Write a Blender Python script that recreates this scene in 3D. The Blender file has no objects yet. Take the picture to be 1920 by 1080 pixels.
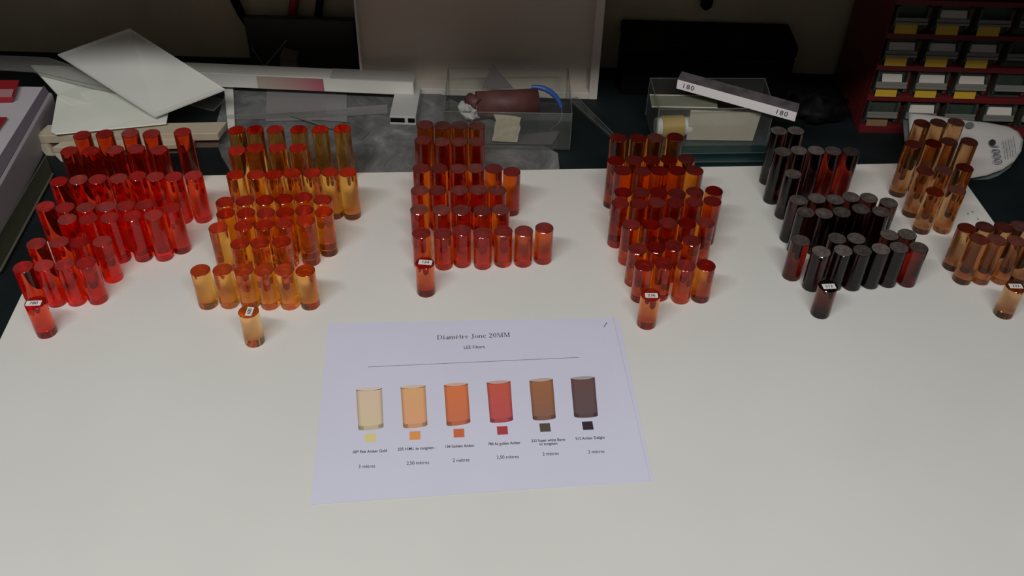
import bpy, bmesh, math, random
from mathutils import Vector
random.seed(7)
scene = bpy.context.scene
C = scene.collection
MM = 0.001
TOP = 0.90                      # height of the white board's surface above the floor, metres

# ---------------------------------------------------------------- camera
F_PX, PITCH, ROLL, CAM_H = 1812.85, 0.719821, 0.0278647, 686.8
cd = bpy.data.cameras.new('camera'); cam = bpy.data.objects.new('camera', cd); C.objects.link(cam)
scene.camera = cam
_fw = Vector((0, math.cos(PITCH), -math.sin(PITCH)))
_r0 = Vector((1, 0, 0)); _u0 = Vector((0, math.sin(PITCH), math.cos(PITCH)))
_r = math.cos(ROLL) * _r0 + math.sin(ROLL) * _u0
_u = -math.sin(ROLL) * _r0 + math.cos(ROLL) * _u0
from mathutils import Matrix
_m = Matrix((( _r.x, _u.x, -_fw.x, 0), (_r.y, _u.y, -_fw.y, 0), (_r.z, _u.z, -_fw.z, 0), (0, 0, 0, 1)))
_m.translation = Vector((0, 0, TOP + CAM_H * MM))
cam.matrix_world = _m
cd.sensor_width = 36.0; cd.lens = F_PX * 36.0 / 1920.0
cd.clip_start = 0.02; cd.clip_end = 50

# ---------------------------------------------------------------- light, world, exposure
world = bpy.data.worlds.new('room_world'); scene.world = world
world.use_nodes = True
wb = world.node_tree.nodes['Background']
wb.inputs[0].default_value = (0.95, 0.97, 1.0, 1); wb.inputs[1].default_value = 0.08

def area(name, loc, aim, sx, sy, power, col):
    ld = bpy.data.lights.new(name, 'AREA'); ld.shape = 'RECTANGLE'; ld.size = sx; ld.size_y = sy
    ld.energy = power; ld.color = col
    o = bpy.data.objects.new(name, ld); C.objects.link(o); o.location = loc
    d = Vector(aim) - Vector(loc); o.rotation_euler = d.to_track_quat('-Z', 'Y').to_euler()
    return o
area('ceiling_lamp', (-0.15, -0.25, TOP + 1.45), (0.0, 0.65, TOP), 1.7, 0.08, 22.0, (1.0, 0.985, 0.94))

scene.view_settings.view_transform = 'Standard'
scene.view_settings.look = 'None'
scene.view_settings.exposure = 0.0
scene.view_settings.gamma = 1.0
scene.view_settings.use_curve_mapping = False
cy = scene.cycles
cy.max_bounces = 24; cy.transmission_bounces = 24; cy.glossy_bounces = 10; cy.diffuse_bounces = 4
cy.transparent_max_bounces = 24; cy.volume_bounces = 0
cy.caustics_reflective = True; cy.caustics_refractive = True
cy.blur_glossy = 0.3; cy.sample_clamp_indirect = 20.0
cy.use_denoising = True

# ---------------------------------------------------------------- geometry helpers (millimetres, z = 0 on the white board)
def V(x, y, z): return Vector((x * MM, y * MM, TOP + z * MM))
def at(px, py, z):
    """point at height z (mm above the board) seen in the photograph at (px, py)"""
    d = _fw + _r * ((px - 960) / F_PX) - _u * ((py - 540) / F_PX)
    t = (z - CAM_H) / d.z
    return (d.x * t, d.y * t, z)
def aty(px, py, y):
    """the same on the upright plane at distance y"""
    d = _fw + _r * ((px - 960) / F_PX) - _u * ((py - 540) / F_PX)
    t = y / d.y
    return (d.x * t, y, CAM_H + d.z * t)

class MB:
    def __init__(self): self.v = []; self.f = []; self.mi = []; self.smooth = []; self.cols = []
    def add(self, vs, fs, mi=0, sm=False, col=None):
        b = len(self.v); self.v += [tuple(v) for v in vs]
        for f in fs:
            self.f.append([b + i for i in f]); self.mi.append(mi); self.smooth.append(sm); self.cols.append(col)
        return self
    def prism(self, pts, h, mi=0, top_only=False, col=None):
        """pts: 3-D outline (counter-clockwise seen from above) of the top; h: thickness downward"""
        n = len(pts); lo = [(x, y, z - h) for x, y, z in pts]
        fs = [list(range(n)), list(range(2 * n - 1, n - 1, -1))]
        for i in range(n):
            j = (i + 1) % n; fs.append([i, i + n, j + n, j])
        return self.add(list(pts) + lo, fs, mi, False, col)
    def box(self, x0, x1, y0, y1, z0, z1, mi=0, rot=0, piv=None, col=None):
        P = [(x0, y0), (x1, y0), (x1, y1), (x0, y1)]
        if rot:
            cx, cy_ = piv or ((x0 + x1) / 2, (y0 + y1) / 2); c, s = math.cos(rot), math.sin(rot)
            P = [(cx + (x - cx) * c - (y - cy_) * s, cy_ + (x - cx) * s + (y - cy_) * c) for x, y in P]
        return self.prism([(x, y, z1) for x, y in P], z1 - z0, mi, False, col)
    def hull(self, P8, mi=0):
        """8 points: bottom four, top four in the same order"""
        return self.add(P8, [[3, 2, 1, 0], [4, 5, 6, 7], [0, 1, 5, 4], [1, 2, 6, 5], [2, 3, 7, 6], [3, 0, 4, 7]], mi)
    def tube(self, path, r, n=12, mi=0, closed=False):
        path = [Vector(p) for p in path]; m = len(path); rings = []
        up = Vector((0, 0, 1))
        for i, p in enumerate(path):
            if closed: t = path[(i + 1) % m] - path[i - 1]
            else: t = path[min(i + 1, m - 1)] - path[max(i - 1, 0)]
            t.normalize()
            a = t.cross(up)
            if a.length < 1e-3: a = t.cross(Vector((0, 1, 0)))
            a.normalize(); b = t.cross(a)
            rr = r[i] if isinstance(r, (list, tuple)) else r
            rings.append([tuple(p + a * (rr * math.cos(2 * math.pi * k / n)) + b * (rr * math.sin(2 * math.pi * k / n))) for k in range(n)])
        vs = [v for ring in rings for v in ring]; fs = []
        for i in range(m if closed else m - 1):
            for k in range(n):
                i2 = (i + 1) % m
                fs.append([i * n + k, i * n + (k + 1) % n, i2 * n + (k + 1) % n, i2 * n + k])
        self.add(vs, fs, mi, True)
        if not closed:
            self.add(rings[0], [list(range(n))], mi); self.add(rings[-1], [list(range(n - 1, -1, -1))], mi)
        return self

def link_mesh(name, me, parent=None):
    o = bpy.data.objects.new(name, me); C.objects.link(o)
    if parent is not None: o.parent = parent
    return o
def build(name, mb, mats, parent=None, origin=None, bevel=0):
    """one mesh object; its vertices are stored relative to its own origin"""
    if not isinstance(mats, (list, tuple)): mats = [mats]
    zs = [v[2] for v in mb.v]; xs = [v[0] for v in mb.v]; ys = [v[1] for v in mb.v]
    if origin is None: origin = ((min(xs) + max(xs)) / 2, (min(ys) + max(ys)) / 2, min(zs))
    me = bpy.data.meshes.new(name)
    me.from_pydata([((v[0] - origin[0]) * MM, (v[1] - origin[1]) * MM, (v[2] - origin[2]) * MM) for v in mb.v], [], mb.f)
    for m in mats: me.materials.append(m)
    for p, mi, s in zip(me.polygons, mb.mi, mb.smooth): p.material_index = mi; p.use_smooth = s
    if any(c is not None for c in mb.cols):
        ca = me.color_attributes.new('Col', 'FLOAT_COLOR', 'CORNER')
        for p, c in zip(me.polygons, mb.cols):
            for li in p.loop_indices: ca.data[li].color = (*(c or (1, 1, 1)), 1)
    bm = bmesh.new(); bm.from_mesh(me); bmesh.ops.recalc_face_normals(bm, faces=bm.faces); bm.to_mesh(me); bm.free()
    o = link_mesh(name, me, parent)
    w = V(*origin)
    if parent is None: o.location = w
    else:
        o.location = w - world_loc(parent)
    o['_w'] = list(w)
    if bevel:
        b = o.modifiers.new('edge', 'BEVEL'); b.width = bevel * MM; b.segments = 2; b.limit_method = 'ANGLE'
    return o
def world_loc(o): return Vector(o['_w'])
def thing(name, origin):
    o = bpy.data.objects.new(name, None); C.objects.link(o); o.empty_display_size = 0.01
    o.location = V(*origin); o['_w'] = list(V(*origin)); return o
def tag(o, label, cat, group=None):
    o['label'] = label; o['category'] = cat
    if group: o['group'] = group
    return o
def structure(o): o['kind'] = 'structure'; return o

# ---------------------------------------------------------------- materials
def srgb(r, g, b):
    f = lambda c: (c / 255 / 12.92) if c / 255 <= 0.04045 else ((c / 255 + 0.055) / 1.055) ** 2.4
    return (f(r), f(g), f(b))
def mat(name, rgb, rough=0.6, metal=0.0, noise=0.0, nscale=40, spec=0.5, coat=0.0, bump=0.0, bscale=200):
    m = bpy.data.materials.new(name); m.use_nodes = True; nt = m.node_tree; b = nt.nodes['Principled BSDF']
    b.inputs['Roughness'].default_value = rough; b.inputs['Metallic'].default_value = metal
    b.inputs['Specular IOR Level'].default_value = spec; b.inputs['Coat Weight'].default_value = coat
    b.inputs['Base Color'].default_value = (*rgb, 1)
    tc = nt.nodes.new('ShaderNodeTexCoord')
    if noise:
        n = nt.nodes.new('ShaderNodeTexNoise'); n.inputs['Scale'].default_value = nscale; n.inputs['Detail'].default_value = 6
        r = nt.nodes.new('ShaderNodeValToRGB')
        r.color_ramp.elements[0].position = 0.35; r.color_ramp.elements[1].position = 0.65
        r.color_ramp.elements[0].color = (*[c * (1 - noise) for c in rgb], 1)
        r.color_ramp.elements[1].color = (*[min(1, c * (1 + noise)) for c in rgb], 1)
        nt.links.new(tc.outputs['Object'], n.inputs['Vector']); nt.links.new(n.outputs['Fac'], r.inputs[0])
        nt.links.new(r.outputs[0], b.inputs['Base Color'])
    if bump:
        n2 = nt.nodes.new('ShaderNodeTexNoise'); n2.inputs['Scale'].default_value = bscale
        bp = nt.nodes.new('ShaderNodeBump'); bp.inputs['Strength'].default_value = bump; bp.inputs['Distance'].default_value = 0.001
        nt.links.new(tc.outputs['Object'], n2.inputs['Vector']); nt.links.new(n2.outputs['Fac'], bp.inputs['Height'])
        nt.links.new(bp.outputs[0], b.inputs['Normal'])
    return m
def clear_mat(name, tint, haze=0.05, hazecol=(0.8, 0.85, 0.85), rough=0.08):
    """thin clear sheet: transparent with a Fresnel reflection and a little surface haze"""
    m = bpy.data.materials.new(name); m.use_nodes = True; nt = m.node_tree
    for n in list(nt.nodes):
        if n.type != 'OUTPUT_MATERIAL': nt.nodes.remove(n)
    out = [n for n in nt.nodes if n.type == 'OUTPUT_MATERIAL'][0]
    t = nt.nodes.new('ShaderNodeBsdfTransparent'); t.inputs[0].default_value = (*tint, 1)
    d = nt.nodes.new('ShaderNodeBsdfDiffuse'); d.inputs[0].default_value = (*hazecol, 1)
    g = nt.nodes.new('ShaderNodeBsdfGlossy'); g.inputs['Roughness'].default_value = rough
    fr = nt.nodes.new('ShaderNodeFresnel'); ge = nt.nodes.new('ShaderNodeNewGeometry'); io = nt.nodes.new('ShaderNodeMapRange')
    io.inputs['To Min'].default_value = 1.45; io.inputs['To Max'].default_value = 1 / 1.45   # the sheet is thin: both faces reflect alike
    nt.links.new(ge.outputs['Backfacing'], io.inputs['Value']); nt.links.new(io.outputs[0], fr.inputs[0])
    m1 = nt.nodes.new('ShaderNodeMixShader'); m1.inputs[0].default_value = haze
    m2 = nt.nodes.new('ShaderNodeMixShader')
    nt.links.new(t.outputs[0], m1.inputs[1]); nt.links.new(d.outputs[0], m1.inputs[2])
    nt.links.new(fr.outputs[0], m2.inputs[0]); nt.links.new(m1.outputs[0], m2.inputs[1]); nt.links.new(g.outputs[0], m2.inputs[2])
    nt.links.new(m2.outputs[0], out.inputs['Surface'])
    return m
def rod_mat(name, T20, frost_lo, frost_hi, haze_lo, haze_hi):
    """cast acrylic rod: T20 = share of light left after 20 mm; sawn end faces are frosted, more or less so from rod to rod"""
    m = bpy.data.materials.new(name); m.use_nodes = True; nt = m.node_tree; N = nt.nodes; L = nt.links
    for n in list(N):
        if n.type != 'OUTPUT_MATERIAL': N.remove(n)
    out = [n for n in N if n.type == 'OUTPUT_MATERIAL'][0]
    tc = N.new('ShaderNodeTexCoord'); sep = N.new('ShaderNodeSeparateXYZ'); L.new(tc.outputs['Normal'], sep.inputs[0])
    cap = N.new('ShaderNodeMath'); cap.operation = 'GREATER_THAN'; cap.inputs[1].default_value = 0.9; L.new(sep.outputs['Z'], cap.inputs[0])
    oi = N.new('ShaderNodeObjectInfo')
    def ranged(lo, hi):
        mr = N.new('ShaderNodeMapRange'); mr.inputs['To Min'].default_value = lo; mr.inputs['To Max'].default_value = hi
        L.new(oi.outputs['Random'], mr.inputs['Value'])
        k = N.new('ShaderNodeMath'); k.operation = 'MULTIPLY'; L.new(mr.outputs[0], k.inputs[0]); L.new(cap.outputs[0], k.inputs[1]); return k
    g = N.new('ShaderNodeBsdfGlass'); g.inputs['IOR'].default_value = 1.49
    L.new(ranged(frost_lo, frost_hi).outputs[0], g.inputs['Roughness'])
    d = N.new('ShaderNodeBsdfDiffuse'); d.inputs[0].default_value = (0.66, 0.54, 0.50, 1)
    mx = N.new('ShaderNodeMixShader'); hz = ranged(haze_lo, haze_hi)
    ns = N.new('ShaderNodeTexNoise'); ns.inputs['Scale'].default_value = 160; ns.inputs['Detail'].default_value = 3
    L.new(tc.outputs['Object'], ns.inputs['Vector'])
    mr = N.new('ShaderNodeMapRange'); mr.inputs['From Min'].default_value = .3; mr.inputs['From Max'].default_value = .7
    mr.inputs['To Min'].default_value = .6; mr.inputs['To Max'].default_value = 1.35; L.new(ns.outputs['Fac'], mr.inputs['Value'])
    kk = N.new('ShaderNodeMath'); kk.operation = 'MULTIPLY'; L.new(hz.outputs[0], kk.inputs[0]); L.new(mr.outputs[0], kk.inputs[1])
    L.new(kk.outputs[0], mx.inputs[0])
    L.new(g.outputs[0], mx.inputs[1]); L.new(d.outputs[0], mx.inputs[2]); L.new(mx.outputs[0], out.inputs['Surface'])
    sig = [-math.log(t) / 0.020 for t in T20]; s = max(sig)
    va = N.new('ShaderNodeVolumeAbsorption'); va.inputs['Density'].default_value = s
    va.inputs['Color'].default_value = (*[1 - x / s for x in sig], 1)
    L.new(va.outputs[0], out.inputs['Volume'])
    return m
# ---------------------------------------------------------------- the setting
M = {}
M['board'] = mat('white_board_laminate', (0.73, 0.725, 0.70), 0.38, noise=0.02, nscale=6, spec=0.35)
M['board_edge'] = mat('board_edge', (0.6, 0.58, 0.52), 0.5)
M['bench'] = mat('dark_bench_top', (0.006, 0.0105, 0.012), 0.6, noise=0.3, nscale=12, spec=0.25)
M['wall'] = mat('wall_paint', (0.47, 0.42, 0.31), 0.9, noise=0.12, nscale=5)
M['floor'] = mat('floor_grey', (0.2, 0.2, 0.2), 0.8, noise=0.1)
WALL_Y = 1300
structure(build('floor', MB().box(-1900, 1900, -1500, WALL_Y + 40, -TOP / MM - 20, -TOP / MM), M['floor']))
structure(build('wall_back', MB().box(-1900, 1900, WALL_Y, WALL_Y + 40, -TOP / MM, 284), M['wall']))
structure(build('overhead_shelf', MB().box(-1900, 1900, 930, WALL_Y + 40, 284, 320), M['wall']))   # unseen overhead shelf, its edge set to cast shade over the rear
bench = build('workbench', MB().box(-1500, 1500, 250, WALL_Y - 1, -52, -12).box(-1480, -1400, 300, 380, -TOP / MM, -52).box(1400, 1480, 300, 380, -TOP / MM, -52)
              .box(-1480, -1400, 1180, 1260, -TOP / MM, -52).box(1400, 1480, 1180, 1260, -TOP / MM, -52), M['bench'])
tag(bench, 'dark bench top under the white board', 'workbench')

# white board with the rods: slightly turned, its back edge towards the clutter
BA, BN, BXL, BXR = 0.0791980, 1004.73, -455.0, 642.4
def bp(s, n, z=0): return (s * math.cos(BA) - n * math.sin(BA), s * math.sin(BA) + n * math.cos(BA), z)
board = build('white_board', MB().prism([bp(BXL, 345), bp(BXR, 345), bp(BXR, BN), bp(BXL, BN)], 12), [M['board']], bevel=0.8)
tag(board, 'large white board lying on the bench, carrying all the coloured rods and the printed sheet', 'board')

M['crumb'] = mat('grey_dirt', (0.12, 0.12, 0.11), 0.9)
for (px, py), lab in (((1815, 401), 'tiny grey crumb on the board near its right edge, the left one'), ((1823.5, 397.5), 'tiny grey crumb on the board near its right edge, the farthest one'),
                      ((1833.5, 411), 'tiny grey crumb on the board near its right edge, the nearest one')):
    x, y, _ = at(px, py, 0)
    tag(build('dirt_crumb', MB().hull([(x - 1.4, y - .8, 0.02), (x + 1.2, y - 1, 0.02), (x + 1.5, y + .7, 0.02), (x - 1, y + 1, 0.02), (x - .8, y - .5, .7), (x + .6, y - .6, .6), (x + .9, y + .4, .6), (x - .6, y + .6, .8)]), M['crumb']), lab, 'crumb', 'crumbs on the board')

# ---------------------------------------------------------------- acrylic rods
RODS = [

(1,'a',-501.9,948.1,72.0),(1,'a',-477.4,952.3,72.0),(1,'a',-448.8,955.5,72.0),(1,'a',-424.2,955.6,72.0),(1,'a',-389.6,960.9,72.0),
(1,'b',-508.8,922.5,67.0),(1,'b',-485.1,923.7,67.0),(1,'b',-458.7,927.3,67.0),(1,'b',-435.3,930.7,67.0),(1,'b',-408.9,929.8,67.0),
(1,'c',-504.2,872.8,59.9),(1,'c',-484.0,876.5,60.1),(1,'c',-463.5,878.7,60.0),(1,'c',-441.4,881.9,59.8),(1,'c',-421.9,887.2,59.8),(1,'c',-401.6,886.2,60.4),(1,'c',-381.3,887.9,60.0),(1,'c',-359.9,890.4,60.4),
(1,'d',-503.1,828.8,58.0),(1,'d',-481.9,828.4,57.7),(1,'d',-460.1,829.3,57.7),(1,'d',-439.3,832.9,56.7),(1,'d',-418.9,834.6,57.5),(1,'d',-398.5,837.0,57.7),(1,'d',-369.1,833.6,57.1),
(1,'e',-473.2,809.7,56.3),(1,'e',-451.2,810.8,56.2),(1,'e',-429.9,814.7,55.9),(1,'e',-406.9,818.2,56.2),(1,'e',-384.8,820.3,56.7),
(1,'f',-494.5,775.4,50.0),(1,'f',-472.1,778.4,49.9),(1,'f',-451.5,779.1,50.1),(1,'f',-428.5,782.1,49.7),
(1,'g',-494.2,739.1,48.6),(1,'g',-474.1,741.5,49.2),(1,'g',-454.0,744.0,49.1),(1,'g',-433.3,747.3,49.7),
(1,'L',-467.7,695.6,40.3),
(2,'a',-328.1,969.7,71.0),(2,'a',-307.3,972.0,71.0),(2,'a',-283.9,973.8,71.0),(2,'a',-256.5,975.2,71.0),(2,'a',-231.6,976.5,71.0),(2,'a',-205.9,979.6,71.0),
(2,'b',-320.1,933.3,67.0),(2,'b',-300.6,939.5,66.9),(2,'b',-275.2,940.5,67.0),(2,'b',-252.0,941.6,67.0),
(2,'c',-313.7,892.9,61.0),(2,'c',-291.3,895.3,60.7),(2,'c',-271.0,895.9,61.1),(2,'c',-250.9,899.0,61.1),(2,'c',-229.2,901.2,60.9),(2,'c',-209.2,904.5,60.4),(2,'c',-188.9,904.1,61.1),
(2,'d',-315.2,847.8,56.5),(2,'d',-293.8,849.8,57.3),(2,'d',-272.2,851.6,57.8),(2,'d',-251.8,854.4,57.9),(2,'d',-231.4,858.6,58.0),(2,'d',-210.0,856.1,56.9),
(2,'e',-309.7,828.0,56.0),(2,'e',-288.4,830.0,55.9),(2,'e',-267.4,831.6,55.5),(2,'e',-247.3,834.4,55.1),(2,'e',-227.4,838.7,55.3),(2,'e',-205.6,836.1,55.7),
(2,'f',-311.6,803.0,56.0),(2,'f',-285.8,807.6,56.0),(2,'f',-264.7,809.6,55.9),(2,'f',-244.6,813.9,56.1),(2,'f',-222.3,819.1,56.2),
(2,'g',-284.6,782.4,51.9),(2,'g',-264.1,784.3,52.3),(2,'g',-242.1,787.4,52.0),
(2,'h',-317.1,744.6,46.3),(2,'h',-295.1,746.7,46.1),(2,'h',-273.2,746.9,46.3),(2,'h',-252.7,746.5,47.3),(2,'h',-232.0,747.6,47.7),(2,'h',-211.0,748.2,46.7),
(2,'L',-257.0,691.5,40.8),
(3,'a',-108.5,988.5,74.1),(3,'a',-87.8,990.1,72.6),(3,'a',-67.6,991.7,72.9),(3,'a',-47.2,992.2,72.2),
(3,'b',-109.5,966.9,66.0),(3,'b',-87.2,965.0,65.8),(3,'b',-66.8,965.6,66.0),(3,'b',-46.3,966.8,66.0),
(3,'c',-107.9,922.2,56.9),(3,'c',-87.4,922.9,57.1),(3,'c',-65.6,923.6,57.0),(3,'c',-45.4,926.5,56.3),(3,'c',-24.7,925.6,57.0),(3,'c',-3.9,920.3,57.1),
(3,'d',-106.7,886.0,51.9),(3,'d',-86.5,886.8,51.9),(3,'d',-61.9,888.1,52.0),(3,'d',-41.0,890.1,52.0),(3,'d',-19.3,890.1,52.0),
(3,'e',-104.5,855.3,48.0),(3,'e',-80.1,855.7,48.0),(3,'e',-57.9,856.7,48.0),(3,'e',-35.3,856.9,48.0),(3,'e',-14.8,859.5,48.0),
(3,'f',-99.0,818.2,44.5),(3,'f',-75.9,818.5,44.4),(3,'f',-56.0,823.5,45.5),(3,'f',-33.2,821.3,44.4),(3,'f',-11.0,826.0,44.3),(3,'f',11.2,827.0,44.3),(3,'f',33.3,832.7,44.9),
(3,'L',-91.6,773.5,39.9),
(4,'a',120.4,975.0,72.0),(4,'a',143.6,975.1,72.0),(4,'a',164.2,977.3,72.0),(4,'a',187.7,979.7,72.0),
(4,'b',116.3,940.2,62.8),(4,'b',136.6,939.0,65.4),(4,'b',157.2,941.5,64.3),(4,'b',177.4,943.1,64.4),(4,'b',197.7,944.0,65.5),
(4,'c',122.9,920.9,62.3),(4,'c',144.8,920.5,62.4),(4,'c',165.0,922.8,62.2),(4,'c',185.2,924.2,62.2),(4,'c',205.5,924.9,62.6),
(4,'d',121.2,885.7,57.0),(4,'d',141.4,887.3,56.7),(4,'d',161.6,889.4,56.2),(4,'d',182.1,889.9,54.7),(4,'d',202.7,892.6,55.6),(4,'d',224.4,894.7,56.2),
(4,'e',116.9,865.9,56.2),(4,'e',137.2,866.0,56.8),(4,'e',157.3,869.2,56.1),(4,'e',177.9,869.8,56.3),(4,'e',199.4,872.3,56.6),(4,'e',219.8,874.7,56.4),
(4,'f',127.2,835.1,50.8),(4,'f',147.7,834.3,52.3),(4,'f',167.5,839.3,51.2),(4,'f',188.0,838.5,52.1),(4,'f',208.4,841.3,51.9),
(4,'g',131.9,799.2,46.1),(4,'g',151.9,802.4,46.0),(4,'g',171.3,808.5,44.5),(4,'g',191.1,816.1,46.0),
(4,'h',136.7,773.5,45.0),(4,'h',157.6,777.5,45.0),(4,'h',179.9,773.8,46.2),(4,'h',201.4,776.3,45.1),
(4,'L',140.3,733.1,40.2),
(5,'a',313.3,998.1,73.2),(5,'a',334.2,999.8,73.0),
(5,'b',311.3,958.5,69.6),(5,'b',331.1,963.1,68.9),(5,'b',351.5,964.0,69.0),(5,'b',372.0,965.2,68.2),(5,'b',392.5,963.8,69.0),
(5,'c',319.5,928.2,59.2),
(5,'d',317.0,883.3,54.9),(5,'d',338.6,886.7,55.6),(5,'d',358.9,886.1,55.1),(5,'d',378.3,892.0,55.0),(5,'d',398.7,892.4,54.2),(5,'d',418.9,884.1,54.3),
(5,'e',321.3,862.6,53.7),(5,'e',341.8,862.5,52.8),(5,'e',362.1,865.8,52.8),(5,'e',384.8,872.4,53.0),(5,'e',406.0,868.1,53.3),
(5,'f',307.3,816.8,49.7),(5,'f',347.7,822.7,49.4),(5,'f',368.3,823.2,49.7),(5,'f',405.9,830.6,50.0),(5,'f',426.1,833.0,49.6),
(5,'g',325.6,799.7,48.9),(5,'g',349.3,802.1,49.3),(5,'g',369.8,802.7,49.5),(5,'g',390.6,806.8,49.2),(5,'g',410.6,809.9,49.2),(5,'g',432.4,811.4,48.9),
(5,'L',325.8,756.9,37.9),
(6,'a',492.0,1023.2,74.0),(6,'a',512.8,1025.6,74.0),(6,'a',535.0,1027.9,74.0),
(6,'b',470.0,980.2,70.7),(6,'b',494.9,984.6,70.0),(6,'b',515.5,989.6,70.0),(6,'b',539.9,990.9,70.0),
(6,'c',474.1,938.9,61.1),(6,'c',496.9,942.1,61.0),(6,'c',523.1,948.5,61.0),
(6,'d',477.3,906.9,54.7),(6,'d',502.5,908.9,56.8),
(6,'e',491.9,840.8,54.2),(6,'e',512.5,844.0,54.3),(6,'e',532.8,844.5,54.1),(6,'e',552.7,848.4,53.6),
(6,'f',495.7,818.1,57.5),(6,'f',515.9,818.8,56.3),(6,'f',537.9,820.1,54.6),(6,'f',558.4,821.0,56.7),
(6,'L',522.0,764.2,37.9),]
KIND = {1: dict(col='red', T=(0.965, 0.09, 0.02), fr=(0.05, 0.4), hz=(0.01, 0.07)),
        2: dict(col='golden orange', T=(0.995, 0.55, 0.12), fr=(0.0, 0.2), hz=(0.0, 0.02)),
        3: dict(col='orange-brown', T=(0.84, 0.155, 0.014), fr=(0.15, 0.45), hz=(0.03, 0.08)),
        4: dict(col='dark amber', T=(0.85, 0.255, 0.025), fr=(0.0, 0.25), hz=(0.0, 0.035)),
        5: dict(col='near-black', T=(0.10, 0.022, 0.017), fr=(0.3, 0.5), hz=(0.08, 0.17)),
        6: dict(col='smoky brown', T=(0.76, 0.43, 0.19), fr=(0.0, 0.25), hz=(0.0, 0.06))}
for k, d in KIND.items(): d['m'] = rod_mat(d['col'].replace(' ', '_') + '_acrylic', d['T'], *d['fr'], *d['hz'])
for k, d in KIND.items(): d['polished'] = rod_mat(d['col'].replace(' ', '_') + '_polished_acrylic', {5: (0.22, 0.04, 0.03), 2: (0.99, 0.62, 0.27), 3: (0.90, 0.19, 0.04), 4: (0.90, 0.30, 0.05)}.get(k, d['T']), 0, 0.04, 0, 0.004)  # lone rods' tints lifted to look brighter; same acrylic as their groups
KIND[5]['backlit'] = rod_mat('near_black_backlit_acrylic', (0.34, 0.022, 0.010), .2, .4, .05, .12)
BACKLIT = {('b', 3), ('b', 4), ('g', 5), ('f', 0)}      # same acrylic; redder tint stands in for the bright board behind them
def rod_mesh(H, m, R=9.95, n=72):
    bm = bmesh.new(); c = 0.35; prof = [(R - c, 0), (R, c), (R, H - c), (R - c, H)]
    rings = [[bm.verts.new((r * MM * math.cos(2 * math.pi * k / n), r * MM * math.sin(2 * math.pi * k / n), z * MM)) for k in range(n)] for r, z in prof]
    for a in range(3):
        for k in range(n):
            f = bm.faces.new((rings[a][k], rings[a][(k + 1) % n], rings[a + 1][(k + 1) % n], rings[a + 1][k])); f.smooth = True
    bm.faces.new(rings[0][::-1]); bm.faces.new(rings[3])
    for e in bm.edges:
        z = [v.co.z for v in e.verts]
        if abs(z[0] - z[1]) < 1e-6: e.smooth = False
    bmesh.ops.recalc_face_normals(bm, faces=bm.faces)
    me = bpy.data.meshes.new('acrylic_rod'); bm.to_mesh(me); bm.free(); me.materials.append(m); return me
ORD = ['first', 'second', 'third', 'fourth', 'fifth', 'sixth', 'seventh', 'eighth', 'ninth', 'tenth', 'eleventh', 'twelfth']
M['label_paper'] = mat('label_paper', (0.80, 0.78, 0.76), 0.6)
M['ink'] = mat('black_ink', (0.015, 0.015, 0.02), 0.7)
labelled = {}
for c in range(1, 7):
    col = KIND[c]['col']
    names = sorted({r[1] for r in RODS if r[0] == c and r[1] != 'L'}, reverse=True)
    for ri, rn in enumerate(names):
        L = sorted([r for r in RODS if r[0] == c and r[1] == rn], key=lambda r: r[2])
        for i, (_, _, x, y, H) in enumerate(L):
            o = link_mesh('acrylic_rod', rod_mesh(H, KIND[c]['backlit'] if c == 5 and (rn, i) in BACKLIT else KIND[c]['m'])); o.location = V(x, y, 0.15)
            o.rotation_euler = (0, 0, random.uniform(0, 6.28)); o['_w'] = list(o.location)
            where = 'single one' if len(L) == 1 else '%s from left' % ORD[i]
            row = 'front row' if ri == 0 else ('rearmost row' if ri == len(names) - 1 else '%s row back' % ORD[ri])
            tag(o, '%s rod, %s, %s in its colour group' % (col, where, row), 'rod', '%s acrylic rods standing on the board' % col)
    _, _, x, y, H = [r for r in RODS if r[0] == c and r[1] == 'L'][0]
    o = link_mesh('labelled_rod', rod_mesh(H, KIND[c]['polished'])); o.location = V(x, y, 0.15); o['_w'] = list(o.location)
    labelled[c] = (o, x, y, H)

def text_mesh(s, size, mb_mat, name, parent, loc, rot, align='CENTER', sx=1.0, bold=0.0, spacing=1.0):
    """flat lettering turned into a mesh; loc in mm, size in mm, lying on a horizontal surface"""
    cu = bpy.data.curves.new(name, 'FONT'); cu.body = s; cu.size = size * MM; cu.align_x = align; cu.align_y = 'CENTER'
    cu.offset = bold * MM; cu.extrude = 0; cu.space_character = spacing
    t = bpy.data.objects.new('tmp', cu); C.objects.link(t)
    dg = bpy.context.evaluated_depsgraph_get(); me = bpy.data.meshes.new_from_object(t.evaluated_get(dg))
    bpy.data.objects.remove(t)
    me.materials.clear(); me.materials.append(mb_mat)
    for v in me.vertices: v.co.x *= sx
    o = link_mesh(name, me, parent); w = V(*loc)
    o.location = w - world_loc(parent) if parent is not None else w
    o.rotation_euler = rot if isinstance(rot, tuple) else (0, 0, rot); o['_w'] = list(w)
    return o
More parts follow.
